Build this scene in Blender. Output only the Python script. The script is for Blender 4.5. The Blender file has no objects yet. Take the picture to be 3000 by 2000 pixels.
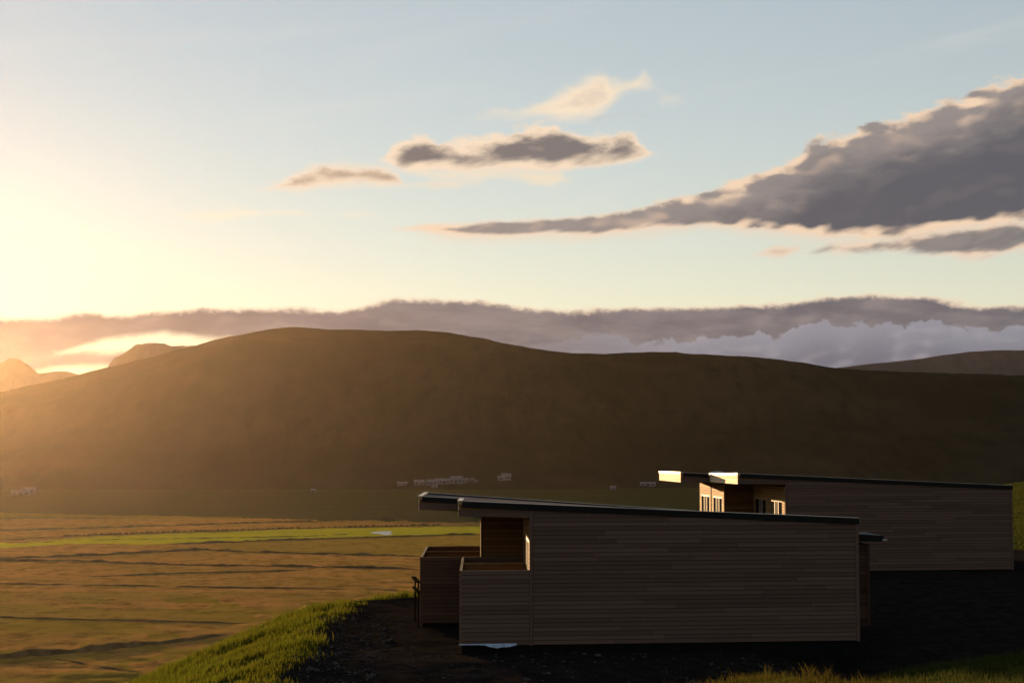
import bpy, bmesh, math, random
import numpy as np
from mathutils import Matrix, Vector

random.seed(7)
rng = np.random.default_rng(11)
sc = bpy.context.scene
col = sc.collection
R = math.radians

# ------------------------------------------------------------------ camera
CAM_Z = 40.0                      # eye height above the valley floor
FPX = 5000.0                      # focal length in photo pixels (3000 px wide)
PITCH = math.atan(335 / FPX)
cam = bpy.data.objects.new('camera', bpy.data.cameras.new('camera'))
col.objects.link(cam); sc.camera = cam
cam.data.sensor_width = 36; cam.data.lens = 60
cam.data.clip_start = 0.1; cam.data.clip_end = 60000
cam.location = (0, 0, CAM_Z); cam.rotation_euler = (math.pi / 2 + PITCH, 0, 0)

# ------------------------------------------------------------------ light
SUN_EL, SUN_AZ = R(4.25), R(-23.5)   # azimuth clockwise from +Y
EXPOSURE, SKY_STRENGTH = 1.75, 0.05
sc.view_settings.view_transform = 'Standard'; sc.view_settings.look = 'None'
sc.view_settings.exposure = EXPOSURE; sc.view_settings.gamma = 1
sc.view_settings.use_curve_mapping = False
sun = bpy.data.objects.new('sun', bpy.data.lights.new('sun', 'SUN'))
col.objects.link(sun)
sun.data.energy = 5; sun.data.angle = R(0.5); sun.data.color = (1, .66, .34)
SDIR = Vector((math.sin(SUN_AZ) * math.cos(SUN_EL), math.cos(SUN_AZ) * math.cos(SUN_EL), math.sin(SUN_EL)))
sun.rotation_euler = SDIR.to_track_quat('Z', 'Y').to_euler()
sun.location = (-200, 300, 200)

def ray(px, py):                  # direction of a photo pixel
    x, u = (px - 1500) / FPX, (1000 - py) / FPX
    c, s = math.cos(PITCH), math.sin(PITCH)
    return Vector((x, c - u * s, s + u * c))
def at_depth(px, py, Y):          # point on that line of sight Y metres ahead
    d = ray(px, py); t = Y / d.y
    return Vector((0, 0, CAM_Z)) + d * t
def on_floor(px, py, z=0.0):
    d = ray(px, py); t = (z - CAM_Z) / d.z
    return Vector((0, 0, CAM_Z)) + d * t

# ------------------------------------------------------------------ sky
world = bpy.data.worlds.new('World'); sc.world = world; world.use_nodes = True
world.cycles.sampling_method = 'MANUAL'; world.cycles.sample_map_resolution = 256
sc.cycles.max_bounces = 4; sc.cycles.diffuse_bounces = 3
WT = world.node_tree; WN, WL = WT.nodes, WT.links
class NB:                          # tiny node-expression helper
    def __init__(s, tree): s.t = tree
    def put(s, node, i, v):
        if isinstance(v, bpy.types.NodeSocket): s.t.links.new(v, node.inputs[i])
        else: node.inputs[i].default_value = v
    def m(s, op, a, b=None, c=None, clamp=False):
        n = s.t.nodes.new('ShaderNodeMath'); n.operation = op; n.use_clamp = clamp
        s.put(n, 0, a)
        if b is not None: s.put(n, 1, b)
        if c is not None: s.put(n, 2, c)
        return n.outputs[0]
    def mapr(s, v, a, b, c=0., d=1., smooth=True):
        n = s.t.nodes.new('ShaderNodeMapRange'); n.clamp = True
        n.interpolation_type = 'SMOOTHSTEP' if smooth else 'LINEAR'
        for i, x in enumerate((v, a, b, c, d)): s.put(n, i, x)
        return n.outputs[0]
    def mix(s, f, a, b, mode='MIX'):
        n = s.t.nodes.new('ShaderNodeMix'); n.data_type = 'RGBA'; n.blend_type = mode
        s.put(n, 0, f); s.put(n, 6, a); s.put(n, 7, b)
        return n.outputs[2]
    def xyz(s, x, y, z):
        n = s.t.nodes.new('ShaderNodeCombineXYZ')
        for i, v in enumerate((x, y, z)): s.put(n, i, v)
        return n.outputs[0]
    def sep(s, v):
        n = s.t.nodes.new('ShaderNodeSeparateXYZ'); s.put(n, 0, v); return n.outputs
    def noise(s, v, scale, detail=5., rough=.55, dist=0., lac=2.):
        n = s.t.nodes.new('ShaderNodeTexNoise')
        s.put(n, 'Vector', v); s.put(n, 'Scale', scale); s.put(n, 'Detail', detail)
        s.put(n, 'Roughness', rough); s.put(n, 'Distortion', dist); s.put(n, 'Lacunarity', lac)
        return n.outputs[0]
    def vor(s, v, scale, detail=2.):
        n = s.t.nodes.new('ShaderNodeTexVoronoi'); n.feature = 'F1'
        s.put(n, 'Vector', v); s.put(n, 'Scale', scale); s.put(n, 'Detail', detail)
        return n.outputs[0]
    def curve(s, v, x0, x1, pts, ymax=20.):
        n = s.t.nodes.new('ShaderNodeFloatCurve')
        n.inputs[0].default_value = 1
        c = n.mapping.curves[0]
        pts = [((x - x0) / (x1 - x0), y / ymax) for x, y in pts]
        while len(c.points) < len(pts): c.points.new(.5, .5)
        for p, (x, y) in zip(c.points, pts): p.location = (x, y); p.handle_type = 'AUTO_CLAMPED'
        n.mapping.extend = 'HORIZONTAL'; n.mapping.update()
        u = s.mapr(v, x0, x1, 0., 1., smooth=False)
        s.put(n, 1, u)
        return s.m('MULTIPLY', n.outputs[0], ymax)

W = NB(WT)
sky = WN.new('ShaderNodeTexSky'); sky.sky_type = 'NISHITA'; sky.sun_disc = False
sky.sun_elevation = SUN_EL; sky.sun_rotation = SUN_AZ
sky.air_density = 1.0; sky.dust_density = 0.03; sky.ozone_density = 1.2
K = 1 / (SKY_STRENGTH * 2 ** EXPOSURE)     # picture value -> background colour value
def pic(r, g, b):
    f = lambda v: ((v / 255 + .055) / 1.055) ** 2.4 * K
    return (f(r), f(g), f(b), 1)
def ae(px, py):
    d = ray(px, py); return math.degrees(math.atan2(d.x, d.y)), math.degrees(math.atan2(d.z, math.hypot(d.x, d.y)))
tc = WN.new('ShaderNodeTexCoord')
dx, dy, dz = W.sep(tc.outputs['Generated'])
AZ = W.m('MULTIPLY', W.m('ARCTAN2', dx, dy), 57.29578)
EL = W.m('MULTIPLY', W.m('ARCSINE', dz), 57.29578)
P = W.xyz(AZ, EL, 0.)
Pst = W.xyz(W.m('MULTIPLY', AZ, .55), EL, 3.3)
# drawn-out copy that leans with the wind (up to the right)
Pln = W.xyz(W.m('MULTIPLY', AZ, .33), W.m('SUBTRACT', EL, W.m('MULTIPLY', AZ, .22)), 7.7)
n_big = W.noise(Pst, .55, 3., .60)
n_mid = W.noise(Pst, 1.7, 5., .62)
Pof = W.xyz(W.m('MULTIPLY', W.m('SUBTRACT', AZ, .22), .55), W.m('ADD', EL, .20), 3.3)
relief = W.m('MULTIPLY', W.m('SUBTRACT', W.noise(Pst, 1.25, 1.5, .5), W.noise(Pof, 1.25, 1.5, .5)), 3.0)      # humps facing the upper left
n_fine = W.noise(P, 4.2, 3., .6)
n_lean = W.noise(Pln, 1.5, 4., .6)
def cen(n, k): return W.m('MULTIPLY', W.m('SUBTRACT', n, .5), k)

def cover(top, bot, amp_top, amp_bot, nz=None, nz2=None, kk=.15, parts=False):
    """degrees inside the cloud outline, roughened by noise (negative outside)"""
    tp, bp = [ae(*p) for p in top], [ae(*p) for p in bot]
    x0, x1 = min(p[0] for p in tp + bp), max(p[0] for p in tp + bp)
    tcv = W.curve(AZ, x0, x1, tp); bcv = W.curve(AZ, x0, x1, bp)
    st = W.m('ADD', W.m('SUBTRACT', tcv, EL), cen(nz or n_mid, amp_top))
    sb = W.m('ADD', W.m('SUBTRACT', EL, bcv), cen(nz2 or n_lean, amp_bot))
    s = W.m('SMOOTH_MIN', st, sb, kk)
    # nothing past either end of the outline
    e = W.m('MINIMUM', W.m('SUBTRACT', AZ, x0 - .05), W.m('SUBTRACT', x1 + .05, AZ))
    s = W.m('MINIMUM', s, W.m('MULTIPLY', e, .5))
    return (s, st, sb) if parts else s

gm = WN.new('ShaderNodeGamma'); gm.inputs[1].default_value = .64; WL.new(sky.outputs[0], gm.inputs[0])
skyc = W.mix(1., gm.outputs[0], (1.87, 1.74, 1.77, 1), 'MULTIPLY')
def paint(base, s, a0, a1, rim, core, c0, c1, tex=None, opacity=1.):
    a = W.m('MULTIPLY', W.mapr(s, a0, a1), opacity)
    th = s if tex is None else W.m('ADD', s, tex)
    c = W.mix(W.mapr(th, c0, c1), rim, core)
    return W.mix(a, base, c)

# faint high streaks over the whole dome
streak = W.noise(W.xyz(W.m('MULTIPLY', AZ, .10), W.m('SUBTRACT', EL, W.m('MULTIPLY', AZ, .18)), 1.2), .8, 4., .6)
skyc = W.mix(W.mapr(streak, .50, .85, 0., .22), skyc, pic(232, 226, 214))
# ordinary broken cloud to the sides and behind
side = W.mapr(W.m('ABSOLUTE', AZ), 27., 45.)
sc_n = W.noise(W.xyz(W.m('MULTIPLY', AZ, .06), W.m('MULTIPLY', EL, .16), 5.), 1.6, 5., .58)
sden = W.m('MULTIPLY', W.m('MULTIPLY', W.mapr(sc_n, .55, .68), side), W.mapr(EL, 45., 12.))
skyc = W.mix(sden, skyc, W.mix(W.mapr(sc_n, .58, .72), pic(215, 195, 178), pic(122, 116, 122)))

rimc = pic(246, 222, 194)
# small wisps low on the left
s = cover([(520, 628), (640, 610), (760, 612), (860, 612), (930, 632)], [(520, 632), (600, 652), (700, 640), (860, 636), (930, 634)], .5, .5)
skyc = paint(skyc, s, -.12, .30, pic(250, 232, 200), pic(232, 208, 178), .2, .6, opacity=.75)
s = cover([(980, 632), (1040, 616), (1100, 622)], [(980, 634), (1040, 636), (1100, 630)], .45, .4)
skyc = paint(skyc, s, -.10, .25, pic(246, 230, 202), pic(236, 214, 186), .2, .6, opacity=.6)
s = cover([(-300, 660), (0, 640), (60, 645), (115, 660)], [(-300, 665), (0, 665), (60, 664), (115, 662)], .3, .3)
skyc = paint(skyc, s, -.10, .25, pic(255, 246, 225), pic(250, 230, 200), .2, .6, opacity=.7)
# bright wisp at the top
s = cover([(1385, 345), (1450, 316), (1510, 326), (1560, 306), (1620, 272), (1700, 232), (1760, 212), (1805, 236), (1860, 226), (1890, 200), (1908, 235), (1915, 262)],
          [(1385, 348), (1500, 346), (1600, 354), (1690, 362), (1770, 340), (1830, 285), (1880, 272), (1915, 268)], .9, .8, n_mid, n_lean)
skyc = paint(skyc, s, -.15, .50, pic(250, 228, 198), pic(226, 205, 184), .35, 1.0, cen(n_mid, 1.2), .92)
s = cover([(1915, 300), (1945, 262), (1990, 268), (2010, 300)], [(1915, 310), (1950, 316), (2010, 305)], .9, .7, n_mid, n_fine)
skyc = paint(skyc, s, -.05, .5, pic(244, 226, 204), pic(230, 212, 192), .2, .8, opacity=.6)
s = cover([(1690, 365), (1760, 335), (1850, 328), (1900, 335)], [(1690, 368), (1780, 352), (1900, 345)], .7, .5, n_mid, n_fine)
skyc = paint(skyc, s, -.05, .4, pic(190, 185, 180), pic(140, 138, 140), .1, .4, opacity=.7)
# middle cloud: left piece, under-lit fringe, body
s = cover([(770, 552), (830, 520), (900, 486), (960, 474), (1040, 480), (1110, 482), (1160, 502), (1190, 535), (1400, 530)],
          [(770, 562), (860, 566), (950, 556), (1050, 548), (1120, 556), (1200, 552), (1400, 540)], .55, .6)
lcore = W.mix(W.mapr(relief, -.1, .6, 0., .8), pic(186, 162, 142), pic(240, 216, 188))
skyc = paint(skyc, s, -.14, .30, rimc, lcore, .05, .50, cen(n_mid, .6), .95)
s = cover([(1180, 480), (1300, 500), (1500, 500), (1640, 500), (1660, 520)], [(1180, 505), (1300, 528), (1450, 524), (1600, 540), (1660, 528)], .3, .6)
skyc = paint(skyc, s, -.15, .30, pic(248, 226, 192), pic(232, 200, 168), .1, .5, opacity=.85)
s = cover([(1118, 468), (1145, 436), (1190, 412), (1290, 404), (1400, 402), (1470, 384), (1550, 366), (1680, 374), (1780, 394), (1850, 394), (1890, 420), (1915, 446)],
          [(1118, 474), (1190, 498), (1300, 508), (1450, 508), (1600, 506), (1680, 494), (1780, 488), (1850, 478), (1915, 450)], 1.15, .5)
mcore = W.mix(W.mapr(relief, .0, .7, 0., .55), pic(122, 115, 115), pic(214, 190, 168))
skyc = paint(skyc, s, -.10, .18, rimc, mcore, .05, .62, W.m('ADD', W.m('MULTIPLY', relief, -.25), cen(n_lean, .5)), .98)
# wedge on the right with its tail
s, st_, sb_ = cover([(1160, 668), (1250, 656), (1400, 650), (1600, 640), (1800, 624), (1900, 602), (2000, 578), (2100, 546), (2200, 516), (2290, 488), (2340, 456), (2390, 412), (2470, 390), (2560, 362), (2700, 316), (2800, 294), (2900, 256), (2960, 232), (3000, 218), (3300, 130), (3800, 130), (4500, 420), (4800, 600)],
          [(1160, 676), (1400, 692), (1600, 688), (1750, 686), (1900, 676), (2000, 660), (2080, 662), (2200, 676), (2400, 688), (2550, 698), (2700, 684), (2850, 664), (3000, 645), (3300, 610), (3800, 590), (4500, 600), (4800, 602)],
          W.mapr(AZ, -3., 12., .22, 1.15), W.mapr(AZ, -3., 8., .25, .75), n_mid, None, .05, True)
# thin sunlit vapour hanging below the dark base
su = W.m('MINIMUM', st_, W.m('ADD', sb_, .34))
ea = W.m('MULTIPLY', W.mapr(AZ, -3.8, -1.5), W.mapr(su, -.12, .55, 0., .72))
skyc = W.mix(ea, skyc, pic(240, 212, 184))
# graded body: paler under the lit crest, darkest along the base; humps towards the sun catch light
core = W.mix(W.mapr(W.m('ADD', st_, cen(n_lean, 1.6)), .1, 2.3), pic(150, 141, 138), pic(92, 93, 101))
core = W.mix(W.m('MULTIPLY', W.mapr(relief, .0, .6), W.mapr(st_, 2.0, .3, .05, .7)), core, pic(206, 180, 160))
th_off = W.m('ADD', W.mapr(AZ, -3.9, -.6, -.7, 0.), W.m('ADD', W.m('MULTIPLY', W.m('MULTIPLY', relief, -.55), W.mapr(AZ, 0., 9., .1, 1.)), W.m('MULTIPLY', s, W.mapr(AZ, 0., 9., 1.8, 0.))))
skyc = paint(skyc, s, -.08, .17, pic(242, 212, 182), core, -.02, .42, th_off, .99)
# broken shelf under it
s = cover([(2360, 738), (2420, 716), (2520, 706), (2660, 688), (2800, 664), (2920, 646), (3000, 648), (3300, 690)],
          [(2360, 744), (2450, 750), (2600, 740), (2750, 750), (2850, 764), (2930, 752), (3000, 740), (3300, 700)], .55, .6)
skyc = paint(skyc, s, -.10, .28, pic(238, 208, 182), W.mix(W.mapr(n_lean, .35, .65), pic(106, 103, 108), pic(136, 126, 124)), .0, .42, W.m('ADD', W.m('MULTIPLY', relief, -.35), cen(n_lean, .7)), .93)
s = cover([(2210, 745), (2270, 718), (2340, 714), (2360, 720)], [(2210, 752), (2280, 756), (2340, 734), (2360, 724)], .4, .4)
skyc = paint(skyc, s, -.10, .25, pic(236, 206, 180), pic(140, 126, 122), .10, .45, opacity=.95)
# bank along the horizon, all the way round
bank_top = [(-2500, 905), (-800, 915), (0, 924), (150, 924), (250, 908), (320, 912), (500, 906), (680, 896), (900, 902), (1030, 892), (1100, 880), (1200, 872), (1400, 874), (1500, 890), (1700, 901), (1900, 893), (2100, 892), (2300, 884), (2440, 864), (2600, 856), (2700, 864), (2840, 884), (3000, 890), (4000, 880), (6000, 870)]
bp = [ae(*p) for p in bank_top]
sb = W.m('ADD', W.m('SUBTRACT', W.curve(AZ, bp[0][0], bp[-1][0], bp), EL), cen(n_mid, .5))
# sunlit slots below it on the left
g1 = cover([(170, 1030), (250, 1006), (420, 978), (470, 972), (600, 984), (760, 988)], [(170, 1036), (300, 1040), (380, 1034), (500, 1040), (760, 1030)], .35, .5)
g2 = cover([(90, 1090), (200, 1072), (290, 1066), (420, 1080)], [(90, 1110), (200, 1130), (420, 1130)], .35, .4)
gap = W.m('MAXIMUM', W.mapr(g1, -.12, .2), W.mapr(g2, -.12, .2))
ba = W.m('MULTIPLY', W.mapr(sb, -.04, .16), W.m('SUBTRACT', 1., W.m('MULTIPLY', gap, .92)))
btex = W.noise(W.xyz(W.m('MULTIPLY', AZ, .25), EL, 9.), 1.4, 4., .6)
bcore = W.mix(W.mapr(btex, .3, .7), pic(106, 103, 110), pic(132, 125, 127))
bcore = W.mix(W.mapr(relief, .1, .8, 0., .35), bcore, pic(160, 148, 145))
bcol = W.mix(W.mapr(W.m('ADD', sb, cen(n_fine, .2)), .02, .26), pic(238, 214, 188), bcore)
skyc = W.mix(ba, skyc, bcol)
# far cumulus heads under the bank
cum_top = [(1350, 1050), (1500, 1035), (1600, 1010), (1700, 992), (1800, 988), (1880, 1008), (1980, 1000), (2080, 992), (2200, 978), (2270, 986), (2350, 962), (2410, 948), (2480, 958), (2580, 944), (2650, 960), (2720, 946), (2850, 966), (3000, 962), (3600, 980), (5000, 1010)]
cp = [ae(*p) for p in cum_top]
puff = W.m('ABSOLUTE', W.m('MULTIPLY', W.m('SUBTRACT', W.noise(W.xyz(AZ, W.m('MULTIPLY', EL, 1.2), 2.), 1.1, 3., .5), .5), 2.6))
sq = W.m('ADD', W.m('SUBTRACT', W.curve(AZ, cp[0][0], cp[-1][0], cp), EL), W.m('SUBTRACT', .16, W.m('MULTIPLY', puff, .55)))
sq = W.m('ADD', sq, cen(n_fine, .25))
ca = W.m('MULTIPLY', W.mapr(sq, -.03, .07), W.mapr(AZ, -1.5, 7., .0, .95))
ccol = W.mix(W.mapr(W.m('ADD', sq, cen(puff, .5)), -.3, 1.3), pic(146, 146, 156), pic(110, 111, 124))
ccol = W.mix(W.mapr(relief, .0, .7, 0., .55), ccol, pic(166, 163, 168))
skyc = W.mix(ca, skyc, ccol)
bg = WN['Background']; bg.inputs[1].default_value = SKY_STRENGTH
WL.new(skyc, bg.inputs[0])

# ------------------------------------------------------------------ helpers
def fade(t): return t * t * t * (t * (t * 6 - 15) + 10)
_perm = np.random.default_rng(3).random((512, 512))
def vnoise(x, y):
    xi, yi = np.floor(x).astype(int), np.floor(y).astype(int)
    xf, yf = fade(x - xi), fade(y - yi)
    g = lambda a, b: _perm[a % 512, b % 512]
    a = g(xi, yi) * (1 - xf) + g(xi + 1, yi) * xf
    b = g(xi, yi + 1) * (1 - xf) + g(xi + 1, yi + 1) * xf
    return (a * (1 - yf) + b * yf) * 2 - 1
def fbm(x, y, o=5, g=.5):
    s, a, n = 0, 1, 0
    for k in range(o):
        s = s + a * vnoise(x * 2 ** k + 17.3 * k, y * 2 ** k + 9.1 * k); n += a; a *= g
    return s / n
def sst(a, b, x):
    t = np.clip((np.asarray(x, float) - a) / (b - a), 0, 1); return t * t * (3 - 2 * t)

def mesh_obj(name, verts, faces, mat=None, parent=None, smooth=False, mats=None, midx=None):
    me = bpy.data.meshes.new(name)
    if isinstance(verts, np.ndarray): verts = verts.tolist()
    if isinstance(faces, np.ndarray): faces = faces.tolist()
    me.from_pydata(verts, [], faces); me.update()
    for m_ in (mats or ([mat] if mat else [])): me.materials.append(m_)
    if midx is not None: me.polygons.foreach_set('material_index', np.asarray(midx, np.int32))
    if smooth: me.polygons.foreach_set('use_smooth', np.ones(len(me.polygons), bool))
    o = bpy.data.objects.new(name, me); col.objects.link(o)
    if parent: o.parent = parent
    return o
def grid_faces(nx, ny):
    i = np.arange(nx - 1)[:, None] * ny + np.arange(ny - 1)[None, :]
    return np.stack([i, i + ny, i + ny + 1, i + 1], -1).reshape(-1, 4)
def tag(o, label, cat, group=None):
    o['label'] = label; o['category'] = cat
    if group: o['group'] = group
    return o
def structure(o): o['kind'] = 'structure'; return o
def stuff(o, label=None, cat=None):
    o['kind'] = 'stuff'
    if label: o['label'] = label; o['category'] = cat
    return o
def empty(name, loc, rz=0):
    o = bpy.data.objects.new(name, None); col.objects.link(o)
    o.location = loc; o.rotation_euler = (0, 0, rz); o.empty_display_size = .3
    return o

# ------------------------------------------------------------------ materials
def new_mat(name):
    m = bpy.data.materials.new(name); m.use_nodes = True
    b = m.node_tree.nodes['Principled BSDF']; n = NB(m.node_tree)
    b.inputs['Specular IOR Level'].default_value = .25
    return m, b, n
def pos(n):
    g = n.t.nodes.new('ShaderNodeNewGeometry'); return g.outputs['Position']
def bump(n, b, h, strength, dist):
    k = n.t.nodes.new('ShaderNodeBump'); k.inputs['Strength'].default_value = strength; k.inputs['Distance'].default_value = dist
    n.put(k, 'Height', h); n.put(b, 'Normal', k.outputs[0])
def rgb(*c): return (*c, 1)
def stretch(n, v, sx, sy, sz):
    x, y, z = n.sep(v); return n.xyz(n.m('MULTIPLY', x, sx), n.m('MULTIPLY', y, sy), n.m('MULTIPLY', z, sz))

def wood(name, dark, light, rough=.75):
    m, b, n = new_mat(name)
    tcn = n.t.nodes.new('ShaderNodeTexCoord')
    oi = n.t.nodes.new('ShaderNodeObjectInfo')
    rnd = oi.outputs['Random']
    p = pos(n); x, y, z = n.sep(p)
    along = n.m('ADD', n.m('MULTIPLY', n.m('ADD', x, y), .9), n.m('MULTIPLY', rnd, 37.))
    v = n.xyz(along, n.m('MULTIPLY', z, 26.), n.m('MULTIPLY', rnd, 91.))
    grain = n.noise(v, 1.6, 6., .65, .5)
    knot = n.vor(n.xyz(n.m('MULTIPLY', along, 1.6), n.m('MULTIPLY', z, 7.), rnd), 1., 1.)
    f = n.m('ADD', n.m('MULTIPLY', grain, .75), n.m('MULTIPLY', rnd, .55))
    c = n.mix(n.mapr(f, .25, 1.05), rgb(*dark), rgb(*light))
    c = n.mix(n.mapr(knot, .16, .05, 0., .8), c, rgb(dark[0] * .35, dark[1] * .3, dark[2] * .3))
    n.put(b, 'Base Color', c); b.inputs['Roughness'].default_value = rough; b.inputs['Specular IOR Level'].default_value = .02
    bump(n, b, grain, .35, .004)
    return m
M = {}
M['weathered_shaded'] = wood('weathered_shaded_larch', (.090, .055, .042), (.132, .082, .062))  # weathered tone with the walls' shade darkened into it
M['sun_lit'] = wood('sunlit_larch', (.58, .42, .25), (.80, .62, .40))  # same larch, low sunlight brightened into its colour
M['loggia'] = wood('balcony_larch', (.24, .14, .06), (.36, .22, .10))  # larch darkened in colour for the shade on the balconies
M['sheltered_shaded'] = wood('sheltered_shaded_larch', (.11, .052, .018), (.20, .10, .04))  # brown larch with the recess shade put into its colour
M['terrace'] = wood('terrace_larch', (.078, .040, .025), (.115, .062, .040))
M['stained'] = wood('stained_door_boards', (.045, .022, .016), (.085, .045, .033))
def flat(name, c, rough=.6, metal=0., var=.25, scale=3.):
    m, b, n = new_mat(name)
    k = n.noise(pos(n), scale, 5., .6)
    n.put(b, 'Base Color', n.mix(n.mapr(k, .3, .7), rgb(*[q * (1 - var) for q in c]), rgb(*[q * (1 + var) for q in c])))
    b.inputs['Roughness'].default_value = rough; b.inputs['Metallic'].default_value = metal
    b.inputs['Specular IOR Level'].default_value = 0. if rough > .75 else (.08 if metal == 0 else .3)
    return m
M['backing'] = flat('dark_wind_membrane', (.012, .010, .009), .9)
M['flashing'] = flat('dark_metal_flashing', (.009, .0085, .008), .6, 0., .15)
M['cap'] = flat('zinc_cap', (.30, .29, .28), .42, .8, .15, 2.)
M['capwood'] = flat('balcony_cap', (.16, .115, .075), .8, 0, .2)
M['rail'] = flat('tarred_timber', (.012, .009, .007), .9, 0, .2)
M['roof'] = flat('gravel_roof', (.150, .126, .116), .9, 0, .45, 7.)
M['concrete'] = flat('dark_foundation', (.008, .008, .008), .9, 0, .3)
M['glass'] = flat('window_glass', (.012, .013, .015), .8, 0, .1)
M['curtain'] = flat('pale_curtain', (.14, .13, .12), .9, 0, .1)
M['frame'] = flat('timber_window_frame', (.34, .22, .11), .6, 0, .1)
M['plastic'] = flat('pale_plastic', (.30, .36, .45), .45, 0, .2, 6.)
M['soil'] = flat('ditch_earth', (.080, .056, .026), .95, 0, .35, .3)
M['housewall'] = flat('white_farm_wall', (.17, .158, .165), .8, 0, .06, .3)
M['houseroof'] = flat('grey_farm_roof', (.16, .145, .145), .7, 0, .2, .3)
M['houseglass'] = flat('farm_window', (.03, .03, .035), .2, 0, .1)
M['stone'] = flat('gravel_stone', (.045, .042, .040), .85, 0, .5, 9.)

def hill_mat(name, a, b_, c_, scale):
    m, b, n = new_mat(name)
    p = pos(n)
    k = n.noise(p, scale, 8., .62, .4); k2 = n.noise(stretch(n, p, 2.2, .5, 1.), scale * 5, 7., .65, .3)
    c = n.mix(n.mapr(k, .35, .65), rgb(*a), rgb(*b_))
    c = n.mix(n.mapr(k2, .42, .72, 0, .6), c, rgb(*c_))
    n.put(b, 'Base Color', c); b.inputs['Roughness'].default_value = .95; b.inputs['Specular IOR Level'].default_value = 0.
    bump(n, b, k2, .5, 6.)
    return m
M['hill'] = hill_mat('hill_grass', (.017, .0175, .010), (.029, .026, .015), (.011, .011, .008), .004)
M['rock'] = hill_mat('far_rock', (.075, .062, .056), (.105, .085, .076), (.055, .047, .045), .003)

def field_mat(name, a, b_, c_, sx=.02, rough_bump=.5):
    m, b, n = new_mat(name)
    p = pos(n)
    k = n.noise(stretch(n, p, sx, .05, 1.), 1., 5., .65, .6)
    k2 = n.noise(stretch(n, p, .16, .11, 1.), 1., 7., .72)
    c = n.mix(n.mapr(k, .40, .60), rgb(*a), rgb(*b_))
    c = n.mix(n.mapr(k2, .46, .66, 0, .9), c, rgb(*c_))
    n.put(b, 'Base Color', c); b.inputs['Roughness'].default_value = 1; b.inputs['Specular IOR Level'].default_value = 0.
    bump(n, b, n.m('ADD', k2, n.noise(p, 1.3, 3., .6)), rough_bump, .5)
    return m
M['stubble'] = field_mat('sedge_meadow', (.30, .150, .042), (.22, .130, .030), (.12, .062, .016))
M['greenfield'] = field_mat('hay_field', (.26, .25, .016), (.33, .28, .020), (.21, .20, .014), .01, .3)
M['olive'] = field_mat('olive_meadow', (.18, .124, .020), (.22, .138, .028), (.12, .078, .016))
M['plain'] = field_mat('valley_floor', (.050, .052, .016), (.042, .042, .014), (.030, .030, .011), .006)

def water():
    m, b, n = new_mat('still_water')
    b.inputs['Base Color'].default_value = (.05, .06, .07, 1); b.inputs['Roughness'].default_value = .35
    b.inputs['Specular IOR Level'].default_value = 1.
    return m
M['water'] = water()

def grass_mat(name, tip, root, transl):
    m = bpy.data.materials.new(name); m.use_nodes = True; n = NB(m.node_tree)
    t = m.node_tree; t.nodes.remove(t.nodes['Principled BSDF'])
    at = t.nodes.new('ShaderNodeAttribute'); at.attribute_name = 'shade'
    c = n.mix(at.outputs['Fac'], rgb(*root), rgb(*tip))
    c = n.mix(n.mapr(n.noise(pos(n), .45, 4., .6), .40, .62, 0, .75), c, rgb(tip[0] * .62, tip[1] * .80, tip[2] * .8))
    d = t.nodes.new('ShaderNodeBsdfDiffuse'); tr = t.nodes.new('ShaderNodeBsdfTranslucent'); mx = t.nodes.new('ShaderNodeMixShader')
    n.put(d, 0, c); n.put(tr, 0, c); mx.inputs[0].default_value = transl
    t.links.new(d.outputs[0], mx.inputs[1]); t.links.new(tr.outputs[0], mx.inputs[2])
    t.links.new(mx.outputs[0], t.nodes['Material Output'].inputs[0])
    return m
M['grass'] = grass_mat('green_grass', (.086, .080, .007), (.038, .043, .005), .5)
M['shadegrass'] = grass_mat('shade_dark_grass', (.045, .048, .012), (.022, .025, .007), .4)  # green grass with shade darkened into its colour
M['drygrass'] = grass_mat('dry_foreground_grass', (.070, .050, .010), (.022, .024, .005), .4)

# ------------------------------------------------------------------ valley floor
B = 9000.
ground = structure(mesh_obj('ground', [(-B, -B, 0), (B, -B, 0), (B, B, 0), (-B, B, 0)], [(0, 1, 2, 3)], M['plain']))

# ditch lines, photo pixels on the valley floor: (points, bank height, bank width)
DITCH = [
    ([(-250, 1520), (0, 1519), (200, 1519), (390, 1518)], .55, 5),
    ([(-250, 1562), (0, 1555), (240, 1549), (500, 1540), (700, 1534), (980, 1526), (1240, 1521)], .85, 7),
    ([(-200, 1592), (0, 1583), (190, 1573), (300, 1568), (500, 1560), (900, 1549), (1300, 1539)], .40, 4),
    ([(105, 1591), (190, 1583), (420, 1580), (900, 1571), (1050, 1563)], .30, 3),
    ([(210, 1595), (410, 1595)], .35, 3),
    ([(470, 1597), (670, 1590), (900, 1581), (1190, 1572), (1300, 1568), (1420, 1565)], .95, 6),
    ([(-200, 1642), (0, 1637), (210, 1631), (380, 1623), (610, 1612), (700, 1618), (900, 1623), (1240, 1630)], .85, 5),
    ([(-200, 1641), (0, 1643), (270, 1647), (530, 1656), (900, 1661), (1240, 1668)], .85, 4),
    ([(190, 1692), (540, 1681), (750, 1676), (900, 1670)], .42, 4),
    ([(-150, 1708), (0, 1711), (300, 1716), (640, 1722), (900, 1726), (1240, 1732)], .42, 3),
    ([(-100, 1806), (0, 1810), (300, 1818), (500, 1822), (764, 1828)], .45, 3),
    ([(-100, 1945), (50, 1925), (300, 1906), (500, 1884), (704, 1858)], 1.15, 5),
    ([(150, 1930), (300, 1957), (420, 1973)], .5, 3),
]
def poly_y(pts, px):
    xs, ys = zip(*pts); return np.interp(px, xs, ys)
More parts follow.
